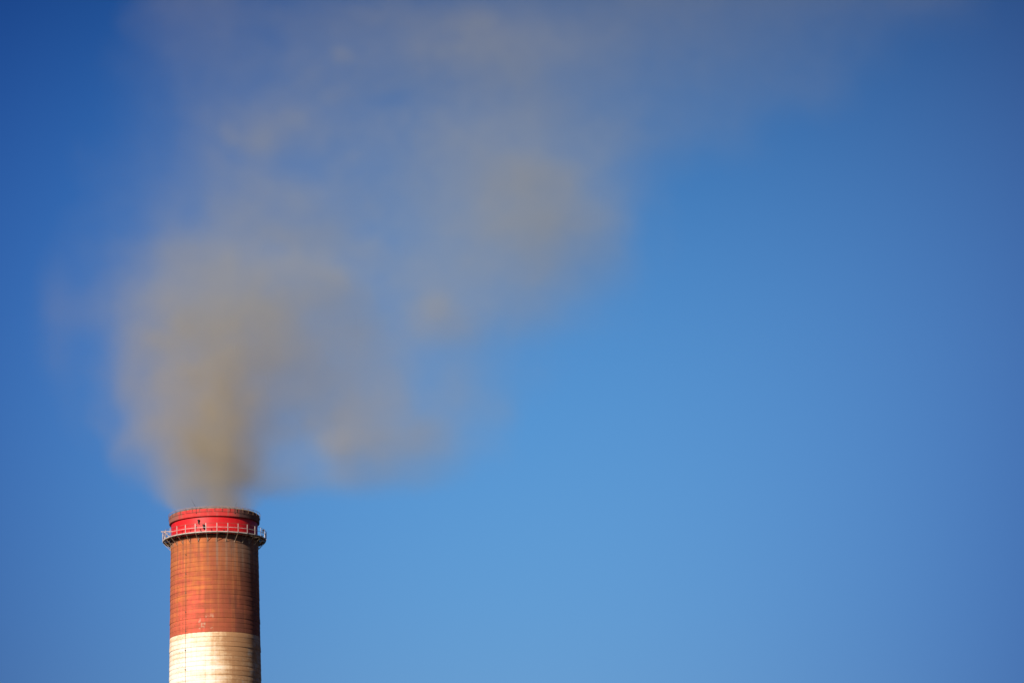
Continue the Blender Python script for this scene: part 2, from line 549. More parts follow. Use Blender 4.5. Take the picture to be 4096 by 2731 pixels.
# ------------------------------------------------------------------ walkway
A30 = [R(2.6 + 12 * k) for k in range(30)]
wk = MB()
nb = 13
for i in range(nb):                                    # concentric bars of the open grating
    r0 = 5.86 + (R_DECK - 0.06 - 5.86) * (i + 0.2) / nb
    wk.ring_bar(r0, r0 + 0.046, ZD - 0.075, ZD - 0.035, A30)
for a in [R(2.6 + 3 * k + 1.5) for k in range(120)]:
    wk.bar(P(5.86, a, ZD - 0.095), P(R_DECK * 0.985, a, ZD - 0.095), 0.02, 0.03)
wk.ring_bar(R_DECK - 0.16, R_DECK - 0.05, ZD - 0.17, ZD - 0.115, A30)
walk = wk.build('walkway', M_GRATE, chim)
walk['label'] = 'open grating walkway with white railing around the chimney top'
eb = MB()
eb.ring_bar(R_DECK - 0.045, R_DECK, ZD - 0.09, ZD + 0.01, A30)
eb.build('edge_beam', M_WHITE, walk)
ib = MB()
ib.ring_bar(5.80, 5.92, ZD - 0.26, ZD - 0.11, A30)
ib.build('inner_beam', M_DARK, walk)
hb = MB()
hb.ring_tube(R_DECK - 0.02, ZD + 1.09, 0.020, A30)
hb.build('handrail', M_RUST, walk)
hb = MB()
hb.ring_bar(R_DECK - 0.035, R_DECK - 0.01, ZD + 0.53, ZD + 0.575, A30)
hb.build('mid_rail', M_WHITE, walk)
pb = MB()
pb.bar(P(R_DECK + 0.02, 0, ZD - 0.02), P(R_DECK + 0.02, 0, ZD + 1.10), 0.082, 0.035, up=(0, -1, 0))
pb.bar(P(R_DECK - 0.01, 0, ZD + 0.04), P(R_DECK - 0.01, 0, ZD + 1.06), 0.02, 0.06, up=(0, -1, 0))
post = pb.build('railing_post', M_WHITE, walk)
kb = MB()
rw = r_shaft(ZD - 1) + 0.05
kb.bar(P(rw, 0, ZD - 1.16), P(rw, 0, ZD - 0.27), 0.085, 0.05, up=(0, -1, 0))
kb.bar(P(rw + 0.05, 0, ZD - 1.10), P(R_DECK - 0.08, 0, ZD - 0.17), 0.05, 0.05)
kb.bar(P(rw + 0.07, 0, ZD - 0.155), P(R_DECK - 0.05, 0, ZD - 0.155), 0.055, 0.07)
kb.bar(P(rw + 0.03, 0, ZD - 0.62), P(rw + 0.42, 0, ZD - 0.66), 0.035, 0.035)
brk = kb.build('bracket', M_TAN, walk)
for k in range(30):
    for src, ang in ((post, A30[k]), (brk, A30[k] + R(0.2))):
        o = src if k == 0 else src.copy()
        if k:
            col.objects.link(o)
            o.parent = walk
        o.rotation_euler = (0, 0, ang)

# hoist arm with its brace on the left of the walkway
hb = MB()
aD = R(-83)
hb.bar(P(5.76, aD, ZD + 1.22), P(7.12, aD, ZD + 1.16), 0.13, 0.13)
hb.bar(P(6.72, aD, ZD + 1.10), P(5.98, aD, ZD + 0.52), 0.12, 0.12)
hb.bar(P(6.72, aD, ZD + 1.12), P(6.72, aD, ZD - 0.02), 0.07, 0.07)
hoist = hb.build('hoist_arm', M_WHITE, walk)
hb = MB()
hb.bar(P(5.97, aD, ZD + 0.51), P(5.77, aD, ZD + 0.35), 0.125, 0.125)
hb.build('brace_foot', M_DRUM, hoist)


def lamp(r, a, z, s, kind, parent):
    """A flared signal lamp housing on a bracket."""
    lb = MB()
    c = P(r, a, z)
    pr = [(0.00, -0.5), (0.17, -0.5), (0.20, -0.1), (0.26, 0.28), (0.36, 0.32), (0.36, 0.5), (0.0, 0.5)]
    n_ = 14
    lb.quad_strip([[c + Vector((q * s * math.cos(2 * math.pi * k / n_), q * s * math.sin(2 * math.pi * k / n_), h * s)) for k in range(n_)] for q, h in pr])
    lb.bar(c + Vector((0, 0, -0.62 * s)), c + Vector((0, 0, -0.48 * s)), 0.34 * s, 0.34 * s)
    lb.bar(c + Vector((0, 0, -0.60 * s)), P(r - 0.38 * s, a, z - 0.60 * s), 0.07, 0.07)
    return lb.build(kind, M_DARK, parent)


lamp(R_DRUM + 0.17, R(-20.8), ZD + 1.58, 0.44, 'signal_lamp', chim)
lamp(R_DRUM + 0.22, R(-13.8), ZD + 0.84, 0.48, 'signal_lamp', chim)
lamp(R_DECK - 0.12, R(-20.3), ZD + 0.62, 0.27, 'signal_lamp', walk)
lamp(R_DECK - 0.16, R(73.0), ZD + 0.86, 0.40, 'signal_lamp', walk)
cbz = MB()
cbz.tube([P(6.7, R(73), ZD + 0.62), P(6.68, R(72.4), ZD + 0.40), P(6.60, R(71), ZD + 0.22), P(6.40, R(69.5), ZD + 0.10), P(6.15, R(68), ZD + 0.01)], 0.03)
cbz.build('cable', M_DARK, walk)
cbz = MB()
pts = []
for i in range(25):
    u = i / 24
    pts.append(P(R_DECK - 0.03, R(-57.4 + 48 * u), ZD + 1.06 - 0.16 * abs(math.sin(math.pi * u * 4))))
cbz.tube(pts, 0.014, 5)
cbz.build('cable', M_DARK, walk)

# lightning conductor clipped down the shaft
lc = MB()
aC = R(-39.7)
lc.tube([P(r_shaft(z) + 0.05, aC, z) for z in np.arange(1.0, ZD - 0.3, 2.4)], 0.016, 5)
zc = solve_z(2218, 5.85, aC)
while zc > 2:
    rr_ = r_shaft(zc)
    lc.bar(P(rr_ - 0.05, aC, zc), P(rr_ + 0.10, aC, zc), 0.13, 0.13)
    lc.bar(P(rr_ + 0.06, aC + 0.012, zc - 0.04), P(rr_ + 0.06, aC - 0.018, zc + 0.09), 0.06, 0.06)
    zc -= 2.53
lc.build('lightning_conductor', M_RUST, chim)['label'] = 'thin cable clipped down the shaft at even spacing'

# ------------------------------------------------------------------ the smoke
# (x, y, rx, ry, optical depth) of the puffs as seen from the camera; each is a round puff with real depth
K = PW / 2352.0
PUFFS = [
    (560, 930, 70, 110, .5, 0), (560, 1060, 60, 70, .6, 0), (310, 1040, 50, 60, .3, 0), (640, 1050, 70, 80, .4, 0), (640, 960, 60, 60, .3, 2),
    # column out of the flue
    (485, 1165, 74, 36, 1.1, 0), (470, 1130, 84, 50, 1.5, 0), (462, 1075, 100, 70, 1.8, 0), (455, 1005, 122, 85, 2.0, -2), (470, 925, 128, 90, 2.6, 0),
    (455, 900, 92, 62, 1.6, -2), (480, 985, 80, 70, 1.2, -2),
    (450, 820, 165, 95, 1.4, 2), (480, 725, 180, 100, 1.2, -2), (385, 720, 100, 85, .8, 3), (560, 665, 160, 85, .9, 0),
    (455, 610, 120, 62, .8, 3), (700, 635, 120, 55, .8, -3), (765, 625, 58, 40, .45, -2), (345, 805, 62, 120, .55, 4), (340, 930, 55, 90, .6, 2),
    (355, 1010, 60, 80, .5, 1), (190, 690, 75, 95, .16, 6), (250, 950, 45, 50, .14, 4), (300, 620, 80, 60, .25, 6), (560, 1050, 45, 70, .5, 2),
    # middle of the plume
    (720, 780, 150, 105, .9, 2), (625, 845, 110, 110, .95, -1), (640, 490, 150, 75, .65, 5), (760, 480, 90, 50, .35, 7), (540, 440, 90, 60, .32, 6),
    (850, 800, 85, 120, .6, 0), (600, 940, 60, 60, .4, 0), (800, 700, 90, 60, .35, 2),
    # lower right lobes
    (775, 1025, 62, 44, .95, -2), (768, 1070, 55, 36, .4, -1), (895, 965, 120, 80, .75, 1), (890, 1050, 115, 48, .5, 0), (730, 920, 95, 75, .65, 3),
    (635, 1115, 52, 28, .38, -1), (985, 955, 70, 95, .38, 3), (1050, 890, 60, 60, .2, 4), (1010, 1070, 100, 40, .25, 2), (690, 1085, 60, 36, .3, 0), (1120, 1060, 70, 50, .08, 3), (1150, 940, 50, 60, .06, 3),
    # upper right mass
    (1180, 440, 155, 110, .62, 2), (1160, 560, 175, 110, .45, 0), (1090, 370, 130, 70, .40, 4), (1245, 355, 130, 75, .35, 5), (1030, 725, 115, 62, .55, -1),
    (1000, 640, 100, 60, .35, 0), (1300, 610, 130, 130, .35, 3), (1390, 520, 75, 150, .20, 6), (1280, 720, 130, 60, .20, 2), (1070, 480, 70, 80, .3, 3), (1000, 300, 90, 40, .2, 3), (1410, 280, 90, 110, .16, 6),
    (860, 900, 170, 130, .45, 0), (800, 780, 200, 120, .40, 3), (1000, 860, 110, 130, .22, 2), (930, 1040, 150, 70, .35, -1), (700, 1000, 60, 90, .2, 2), (640, 700, 180, 120, .4, 2),
    (960, 560, 120, 110, .18, 4), (1170, 500, 190, 170, .22, 0), (640, 400, 180, 90, .22, 6),
    (830, 1080, 110, 45, .7, 0), (930, 1080, 110, 42, .6, 1), (1030, 1060, 90, 50, .35, 2), (650, 1090, 70, 45, .5, 0), (720, 1080, 70, 45, .5, 1), (625, 1010, 75, 95, .6, 1), (600, 1100, 55, 35, .4, 0), (880, 1110, 120, 25, .35, 0),
    (545, 1160, 50, 30, .6, 0), (500, 1100, 80, 60, .8, 0),
    # between
    (725, 295, 120, 60, .38, 6), (600, 285, 90, 60, .38, 8), (900, 320, 130, 50, .30, 4), (880, 565, 100, 55, .28, 3), (820, 400, 70, 50, .2, 5), (950, 470, 60, 80, .12, 5), (450, 380, 70, 120, .14, 8),
    # the broad thin body the puffs sit in
    (700, 400, 330, 170, .30, 6), (1180, 500, 250, 260, .34, 3), (1020, 190, 420, 130, .30, 8), (780, 860, 300, 200, .30, 0), (560, 560, 240, 170, .28, 3),
    (1010, 900, 140, 150, .20, 2), (1290, 620, 170, 170, .22, 3), (880, 640, 260, 150, .35, 2), (900, 440, 200, 110, .22, 4), (1150, 830, 120, 90, .14, 3), (260, 760, 130, 200, .10, 4), (960, 780, 110, 90, .25, 1),
    (1270, 800, 110, 60, .10, 3), (1200, 700, 150, 90, .22, 1), (1080, 1060, 110, 50, .12, 2), (980, 1000, 150, 90, .2, 2), (700, 540, 160, 60, .25, 3),
    # thin veil at the top
    (1090, 110, 210, 85, 0.54, 8), (1010, 90, 80, 60, 0.19, 8), (790, 175, 170, 60, 0.38, 9), (500, 170, 110, 110, 0.22, 9), (470, 60, 130, 110, 0.15, 9), (300, 330, 110, 160, 0.05, 9),
    (1500, 90, 330, 120, 0.38, 10), (1850, 110, 260, 130, 0.23, 10), (1350, 240, 220, 80, 0.32, 8), (1650, 260, 240, 110, 0.16, 9), (750, 30, 150, 60, 0.16, 9),
    (1100, -60, 500, 90, 0.47, 10), (1750, -60, 500, 90, 0.34, 10), (2250, 30, 180, 110, 0.16, 11), (380, 520, 90, 90, 0.19, 7),
]


def fractal(shape, base, octaves, seed, per=0.5):
    """Smooth value noise on a grid, summed over octaves: base is the size of its largest cell in voxels."""
    rs = np.random.RandomState(seed)
    out = np.zeros(shape, np.float32)
    amp, tot = 1.0, 0.0
    size = base
    for _ in range(octaves):
        cells = [int(math.ceil(q / size)) + 3 for q in shape]
        g = rs.uniform(-1, 1, cells).astype(np.float32)
        for ax in range(3):
            x = np.arange(shape[ax]) / size + 1.0
            i = x.astype(int)
            t = (x - i).astype(np.float32)
            # cubic B-spline weights: no grid lines
            wts = ((1 - t) ** 3 / 6, (3 * t ** 3 - 6 * t ** 2 + 4) / 6, (-3 * t ** 3 + 3 * t ** 2 + 3 * t + 1) / 6, t ** 3 / 6)
            acc = 0
            for k in range(4):
                idx = np.clip(i - 1 + k, 0, g.shape[ax] - 1)
                sh = [1, 1, 1]
                sh[ax] = -1
                acc = acc + np.take(g, idx, axis=ax) * wts[k].reshape(sh)
            g = acc.astype(np.float32)
        out += g * amp * 1.7
        tot += amp
        amp *= per
        size /= 2.0
        if size < 1.5:
            break
    return out / tot


def on_plane(px, py, dy):
    d = ray(px, py)
    t = (CY + dy) / d.y
    return Vector((d.x * t, CY + dy, CAMZ + d.z * t))


VOX = 0.50
lo = on_plane(60 * K, 1185 * K, 0)
hi = on_plane(2352 * K, -170 * K, 0)
x0, x1 = lo.x - 2, hi.x + 8
y0, y1 = CY - 22, CY + 34
z0, z1 = ZC1 - 0.6, hi.z + 3
nx, ny, nz = [int(round(q / VOX)) + 1 for q in (x1 - x0, y1 - y0, z1 - z0)]
X = (x0 + np.arange(nx, dtype=np.float32) * VOX)
Y = (y0 + np.arange(ny, dtype=np.float32) * VOX)
Z = (z0 + np.arange(nz, dtype=np.float32) * VOX)
shape = (nx, ny, nz)
warp = [fractal(shape, 20, 4, 10 + i, 0.68) for i in range(3)]
hgt = 0.85 * np.clip((Z - z0) / 14.0, 0.06, 1.0).reshape(1, 1, -1)          # calm at the mouth, billowing higher up
WX = X.reshape(-1, 1, 1) + warp[0] * 4.6 * hgt
WY = Y.reshape(1, -1, 1) + warp[1] * 4.6 * hgt
WZ = Z.reshape(1, 1, -1) + warp[2] * 4.6 * hgt
# every large puff carries smaller billows on its flanks
rng = random.Random(21)
BILLOWS = []
for (px, py, rx, ry, tau, dy) in PUFFS:
    if rx < 70:
        continue
    for k in range(7):
        a = rng.uniform(0, 2 * math.pi)
        q = rng.uniform(0.55, 0.95)
        s_ = rng.uniform(0.26, 0.46)
        m_ = math.sqrt(rx * ry) * s_
        BILLOWS.append((px + rx * q * math.cos(a), py + ry * q * math.sin(a), max(m_, 30), max(m_, 30) * rng.uniform(.7, 1), tau * rng.uniform(0.08, 0.22), dy + rng.uniform(-4, 4)))
dens = np.zeros(shape, np.float32)
for (px, py, rx, ry, tau, dy) in PUFFS + BILLOWS:
    c = on_plane(px * K, py * K, dy)
    t = (CY + dy) / FPX * K
    ax_, az_ = rx * t, ry * t
    ay_ = min(1.5 * math.sqrt(ax_ * az_), 13.0)
    mx, my, mz = ax_ * 2.0 + 4, ay_ * 2.0 + 4, az_ * 2.0 + 4
    i0, i1 = np.searchsorted(X, (c.x - mx, c.x + mx))
    j0, j1 = np.searchsorted(Y, (c.y - my, c.y + my))
    k0_, k1_ = np.searchsorted(Z, (c.z - mz, c.z + mz))
    sl_ = (slice(i0, i1), slice(j0, j1), slice(k0_, k1_))
    q = ((WX[sl_] - c.x) / ax_) ** 2 + ((WY[sl_] - c.y) / ay_) ** 2 + ((WZ[sl_] - c.z) / az_) ** 2
    # a soft ball: bell profile, its line integral through the middle is about 1.85 radii
    v = np.clip(np.exp(-0.8 * q ** 1.5) - 0.02, 0, None)
    dens[sl_] += v * (tau / (1.75 * ay_))
fine = fractal(shape, 9, 3, 50, 0.8)
coarse = fractal(shape, 26, 3, 77, 0.5)
dens *= np.clip(1.0 + 1.8 * (0.6 * fine + 0.7 * coarse) * hgt, 0.08, None)
# the smoke leaves the flue: nothing outside the mouth at its height
rr = np.sqrt((X.reshape(-1, 1, 1) - CX) ** 2 + (Y.reshape(1, -1, 1) - CY) ** 2)
zr = Z.reshape(1, 1, -1) - (ZC1 + 0.3)
lim = 5.3 + np.clip(zr, 0, None) * 1.1
near = np.clip((lim - rr) / 1.2, 0, 1)
keep = np.where(zr < 6.0, near + (1 - near) * np.clip((zr - 0.6) / 4.0, 0, 1), 1.0)
dens *= keep
# fade at the walls of the grid
def fade(n_, w_):
    i = np.arange(n_)
    return np.clip(np.minimum(i, n_ - 1 - i) / w_, 0, 1)
dens *= fade(nx, 10).reshape(-1, 1, 1) * fade(ny, 8).reshape(1, -1, 1)
top = np.clip((nz - 1 - np.arange(nz)) / 8.0, 0, 1)
dens *= top.reshape(1, 1, -1)
# thin or thicken the plume region by region: TAU is its optical thickness, coarse over its breadth and height
#TAU0
TAU = np.array([
    [0.00, 0.00, 0.00, 0.00, 0.00, 0.15, 0.21, 0.21, 0.26, 0.24, 0.32, 0.30, 0.20, 0.13, 0.16, 0.16, 0.17, 0.21, 0.39, 0.22, 0.26, 0.09, 0.04, 0.20, 0.27, 0.25, 0.25, 0.30, 0.23, 0.36, 0.36, 0.28, 0.34, 0.33, 0.22, 0.28, 0.22, 0.25, 0.19, 0.22, 0.15, 0.17, 0.18, 0.15, 0.11, 0.04, 0.00, 0.00],
    [0.00, 0.00, 0.00, 0.00, 0.00, 0.15, 0.21, 0.21, 0.26, 0.24, 0.32, 0.30, 0.20, 0.13, 0.16, 0.16, 0.17, 0.21, 0.39, 0.22, 0.26, 0.10, 0.04, 0.20, 0.27, 0.25, 0.25, 0.30, 0.23, 0.36, 0.36, 0.28, 0.34, 0.33, 0.22, 0.28, 0.22, 0.25, 0.19, 0.22, 0.15, 0.17, 0.18, 0.15, 0.11, 0.04, 0.00, 0.00],
    [0.00, 0.00, 0.00, 0.00, 0.00, 0.15, 0.21, 0.21, 0.26, 0.24, 0.32, 0.30, 0.20, 0.13, 0.16, 0.16, 0.17, 0.21, 0.39, 0.24, 0.28, 0.36, 0.33, 0.25, 0.27, 0.25, 0.25, 0.30, 0.23, 0.36, 0.36, 0.28, 0.34, 0.33, 0.22, 0.28, 0.22, 0.25, 0.19, 0.22, 0.15, 0.17, 0.18, 0.15, 0.11, 0.04, 0.00, 0.00],
    [0.00, 0.00, 0.00, 0.00, 0.00, 0.14, 0.15, 0.11, 0.23, 0.24, 0.35, 0.25, 0.32, 0.28, 0.37, 0.36, 0.39, 0.44, 0.50, 0.46, 0.42, 0.48, 0.77, 0.42, 0.56, 0.45, 0.40, 0.41, 0.42, 0.43, 0.35, 0.29, 0.34, 0.26, 0.23, 0.21, 0.23, 0.13, 0.20, 0.10, 0.12, 0.08, 0.06, 0.04, 0.03, 0.02, 0.00, 0.00],
    [0.00, 0.00, 0.00, 0.00, 0.00, 0.13, 0.17, 0.20, 0.15, 0.17, 0.22, 0.18, 0.25, 0.38, 0.32, 0.47, 0.50, 0.42, 0.37, 0.43, 0.44, 0.54, 0.76, 0.54, 0.52, 0.64, 0.56, 0.48, 0.47, 0.44, 0.28, 0.32, 0.35, 0.21, 0.27, 0.20, 0.20, 0.13, 0.14, 0.14, 0.07, 0.03, 0.00, 0.00, 0.00, 0.00, 0.00, 0.00],
    [0.00, 0.00, 0.00, 0.00, 0.00, 0.03, 0.11, 0.22, 0.14, 0.19, 0.22, 0.30, 0.23, 0.30, 0.29, 0.35, 0.27, 0.36, 0.34, 0.42, 0.38, 0.56, 0.44, 0.67, 0.59, 0.48, 0.40, 0.41, 0.30, 0.30, 0.26, 0.27, 0.26, 0.20, 0.21, 0.20, 0.15, 0.16, 0.14, 0.08, 0.04, 0.03, 0.00, 0.00, 0.00, 0.00, 0.00, 0.00],
    [0.00, 0.00, 0.00, 0.00, 0.00, 0.03, 0.02, 0.20, 0.16, 0.13, 0.26, 0.27, 0.31, 0.45, 0.43, 0.25, 0.40, 0.29, 0.30, 0.51, 0.38, 0.57, 0.52, 0.53, 0.51, 0.46, 0.31, 0.30, 0.36, 0.29, 0.16, 0.23, 0.20, 0.16, 0.17, 0.10, 0.15, 0.14, 0.13, 0.06, 0.00, 0.00, 0.00, 0.00, 0.00, 0.00, 0.00, 0.00],
    [0.00, 0.00, 0.00, 0.00, 0.00, 0.03, 0.04, 0.11, 0.26, 0.29, 0.46, 0.33, 0.37, 0.37, 0.48, 0.43, 0.42, 0.47, 0.48, 0.43, 0.60, 0.66, 0.70, 0.71, 0.72, 0.55, 0.50, 0.37, 0.30, 0.22, 0.20, 0.21, 0.19, 0.19, 0.17, 0.14, 0.07, 0.06, 0.10, 0.04, 0.00, 0.00, 0.00, 0.00, 0.00, 0.00, 0.00, 0.00],
    [0.00, 0.00, 0.00, 0.00, 0.00, 0.02, 0.04, 0.10, 0.15, 0.27, 0.44, 0.26, 0.70, 0.49, 0.55, 0.43, 0.25, 0.47, 0.28, 0.22, 0.71, 0.62, 0.68, 0.61, 0.68, 0.56, 0.46, 0.55, 0.48, 0.34, 0.19, 0.23, 0.20, 0.16, 0.13, 0.01, 0.00, 0.00, 0.00, 0.00, 0.00, 0.00, 0.00, 0.00, 0.00, 0.00, 0.00, 0.00],
    [0.00, 0.00, 0.00, 0.11, 0.00, 0.04, 0.06, 0.20, 0.22, 0.23, 0.53, 0.64, 0.74, 0.35, 0.30, 0.31, 0.41, 0.40, 0.45, 0.49, 0.55, 0.58, 0.78, 0.40, 0.76, 0.65, 0.48, 0.47, 0.44, 0.32, 0.26, 0.21, 0.05, 0.09, 0.08, 0.04, 0.00, 0.00, 0.00, 0.00, 0.00, 0.00, 0.00, 0.00, 0.00, 0.00, 0.00, 0.00],
    [0.00, 0.00, 0.00, 0.12, 0.08, 0.09, 0.10, 0.14, 0.14, 0.27, 0.37, 0.43, 0.69, 0.38, 0.36, 0.40, 0.36, 0.27, 0.45, 0.59, 0.47, 0.65, 0.54, 0.93, 1.02, 0.84, 0.89, 0.41, 0.32, 0.31, 0.13, 0.15, 0.00, 0.00, 0.00, 0.00, 0.00, 0.00, 0.00, 0.00, 0.00, 0.00, 0.00, 0.00, 0.00, 0.00, 0.00, 0.00],
    [0.00, 0.00, 0.00, 0.12, 0.14, 0.07, 0.12, 0.18, 0.30, 0.22, 0.40, 0.51, 0.42, 0.60, 0.71, 0.48, 0.44, 0.47, 0.51, 0.51, 0.62, 0.51, 0.82, 0.93, 1.16, 1.01, 0.87, 0.53, 0.39, 0.24, 0.19, 0.14, 0.00, 0.00, 0.00, 0.00, 0.00, 0.00, 0.00, 0.00, 0.00, 0.00, 0.00, 0.00, 0.00, 0.00, 0.00, 0.00],
    [0.00, 0.00, 0.00, 0.12, 0.06, 0.14, 0.07, 0.25, 0.37, 0.26, 0.69, 0.55, 0.71, 0.52, 0.47, 0.34, 0.34, 0.37, 0.51, 0.44, 0.64, 0.76, 0.68, 0.97, 1.14, 1.03, 0.99, 0.74, 0.59, 0.31, 0.02, 0.13, 0.00, 0.00, 0.00, 0.00, 0.00, 0.00, 0.00, 0.00, 0.00, 0.00, 0.00, 0.00, 0.00, 0.00, 0.00, 0.00],
    [0.00, 0.11, 0.12, 0.09, 0.13, 0.17, 0.22, 0.32, 0.55, 0.79, 0.81, 1.04, 1.03, 0.82, 0.96, 0.87, 0.77, 0.48, 0.25, 0.41, 0.44, 0.66, 0.78, 0.76, 0.92, 0.84, 0.80, 0.52, 0.43, 0.12, 0.00, 0.12, 0.00, 0.00, 0.00, 0.00, 0.00, 0.00, 0.00, 0.00, 0.00, 0.00, 0.00, 0.00, 0.00, 0.00, 0.00, 0.00],
    [0.00, 0.12, 0.13, 0.04, 0.07, 0.04, 0.26, 0.58, 0.95, 0.94, 0.89, 0.90, 1.03, 0.85, 0.95, 1.20, 0.99, 0.80, 0.52, 0.57, 0.65, 0.58, 0.72, 0.76, 0.68, 0.76, 0.64, 0.32, 0.32, 0.20, 0.00, 0.10, 0.00, 0.00, 0.00, 0.00, 0.00, 0.00, 0.00, 0.00, 0.00, 0.00, 0.00, 0.00, 0.00, 0.00, 0.00, 0.00],
    [0.00, 0.13, 0.17, 0.08, 0.02, 0.30, 0.65, 0.56, 0.67, 0.83, 1.19, 0.90, 1.19, 0.83, 0.92, 0.73, 0.74, 0.82, 0.62, 0.57, 0.63, 0.59, 0.74, 0.70, 0.65, 0.50, 0.46, 0.22, 0.23, 0.12, 0.01, 0.01, 0.00, 0.00, 0.00, 0.00, 0.00, 0.00, 0.00, 0.00, 0.00, 0.00, 0.00, 0.00, 0.00, 0.00, 0.00, 0.00],
    [0.00, 0.15, 0.22, 0.15, 0.22, 0.51, 0.54, 0.64, 1.51, 1.11, 1.74, 1.51, 1.46, 1.29, 0.78, 0.92, 0.62, 0.71, 0.38, 0.60, 1.14, 0.45, 0.26, 0.61, 0.57, 0.43, 0.18, 0.15, 0.03, 0.02, 0.00, 0.00, 0.00, 0.00, 0.00, 0.00, 0.00, 0.00, 0.00, 0.00, 0.00, 0.00, 0.00, 0.00, 0.00, 0.00, 0.00, 0.00],
    [0.00, 0.14, 0.19, 0.09, 0.15, 0.49, 0.70, 0.57, 1.24, 1.45, 1.50, 1.45, 1.50, 1.28, 1.05, 0.80, 0.71, 0.62, 0.46, 0.66, 0.67, 0.74, 0.49, 0.42, 0.32, 0.23, 0.11, 0.07, 0.03, 0.03, 0.00, 0.00, 0.00, 0.00, 0.00, 0.00, 0.00, 0.00, 0.00, 0.00, 0.00, 0.00, 0.00, 0.00, 0.00, 0.00, 0.00, 0.00],
    [0.00, 0.13, 0.17, 0.08, 0.00, 0.21, 0.59, 1.15, 1.73, 1.85, 1.88, 1.55, 1.47, 1.28, 0.98, 0.91, 0.81, 0.80, 0.43, 0.44, 0.30, 0.27, 0.31, 0.22, 0.03, 0.03, 0.01, 0.01, 0.00, 0.00, 0.00, 0.00, 0.00, 0.00, 0.00, 0.00, 0.00, 0.00, 0.00, 0.00, 0.00, 0.00, 0.00, 0.00, 0.00, 0.00, 0.00, 0.00],
    [0.00, 0.12, 0.13, 0.07, 0.08, 0.36, 0.68, 0.85, 1.53, 1.18, 1.99, 1.64, 1.40, 1.14, 0.84, 0.91, 0.56, 0.72, 0.57, 0.40, 0.21, 0.39, 0.29, 0.15, 0.09, 0.06, 0.02, 0.01, 0.00, 0.00, 0.00, 0.00, 0.00, 0.00, 0.00, 0.00, 0.00, 0.00, 0.00, 0.00, 0.00, 0.00, 0.00, 0.00, 0.00, 0.00, 0.00, 0.00],
    [0.00, 0.00, 0.00, 0.10, 0.00, 0.33, 0.71, 0.89, 1.24, 1.46, 2.04, 1.62, 1.29, 1.04, 0.85, 0.92, 0.91, 0.64, 0.86, 0.38, 0.30, 0.56, 0.26, 0.16, 0.06, 0.06, 0.00, 0.00, 0.00, 0.00, 0.00, 0.00, 0.00, 0.00, 0.00, 0.00, 0.00, 0.00, 0.00, 0.00, 0.00, 0.00, 0.00, 0.00, 0.00, 0.00, 0.00, 0.00],
    [0.00, 0.00, 0.00, 0.13, 0.00, 0.18, 0.41, 0.72, 1.22, 0.99, 2.55, 1.69, 0.80, 0.43, 0.92, 1.17, 0.88, 0.90, 0.66, 0.31, 0.25, 0.32, 0.22, 0.37, 0.12, 0.05, 0.00, 0.00, 0.00, 0.00, 0.00, 0.00, 0.00, 0.00, 0.00, 0.00, 0.00, 0.00, 0.00, 0.00, 0.00, 0.00, 0.00, 0.00, 0.00, 0.00, 0.00, 0.00],
    [0.00, 0.00, 0.00, 0.16, 0.16, 0.33, 0.48, 1.14, 1.28, 2.09, 3.07, 1.81, 0.95, 0.80, 0.87, 1.43, 1.27, 1.38, 0.65, 0.84, 0.86, 0.42, 0.21, 0.10, 0.00, 0.00, 0.00, 0.00, 0.00, 0.00, 0.00, 0.00, 0.00, 0.00, 0.00, 0.00, 0.00, 0.00, 0.00, 0.00, 0.00, 0.00, 0.00, 0.00, 0.00, 0.00, 0.00, 0.00],
    [0.00, 0.00, 0.00, 0.11, 0.18, 0.35, 0.34, 0.40, 1.03, 1.95, 2.77, 1.94, 1.05, 0.36, 0.20, 0.24, 0.48, 0.50, 0.56, 0.30, 0.31, 0.10, 0.01, 0.03, 0.00, 0.00, 0.00, 0.00, 0.00, 0.00, 0.00, 0.00, 0.00, 0.00, 0.00, 0.00, 0.00, 0.00, 0.00, 0.00, 0.00, 0.00, 0.00, 0.00, 0.00, 0.00, 0.00, 0.00],
    [0.00, 0.00, 0.00, 0.00, 0.00, 0.26, 0.11, 0.44, 0.92, 0.98, 2.54, 1.72, 0.37, 0.32, 0.27, 0.25, 0.65, 0.19, 0.23, 0.21, 0.16, 0.06, 0.00, 0.00, 0.00, 0.00, 0.00, 0.00, 0.00, 0.00, 0.00, 0.00, 0.00, 0.00, 0.00, 0.00, 0.00, 0.00, 0.00, 0.00, 0.00, 0.00, 0.00, 0.00, 0.00, 0.00, 0.00, 0.00],
    [0.00, 0.00, 0.00, 0.00, 0.00, 0.11, 0.20, 0.71, 1.15, 0.68, 1.19, 0.85, 0.55, 0.44, 0.26, 0.26, 0.28, 0.25, 0.00, 0.21, 0.21, 0.00, 0.00, 0.00, 0.00, 0.00, 0.00, 0.00, 0.00, 0.00, 0.00, 0.00, 0.00, 0.00, 0.00, 0.00, 0.00, 0.00, 0.00, 0.00, 0.00, 0.00, 0.00, 0.00, 0.00, 0.00, 0.00, 0.00],
], np.float32)
#TAU1
TX = np.arange(0, 2400, 50.0)
TY = np.arange(-100, 1151, 50.0)
d0x = ray(0, 0)
cmi = np.array(CMI)


def to_px(x, y, z):
    v = [cmi[i][0] * x + cmi[i][1] * y + cmi[i][2] * (z - CAMZ) for i in range(3)]
    return (PW / 2 + FPX * v[0] / -v[2]) / K, (PH / 2 - FPX * v[1] / -v[2]) / K


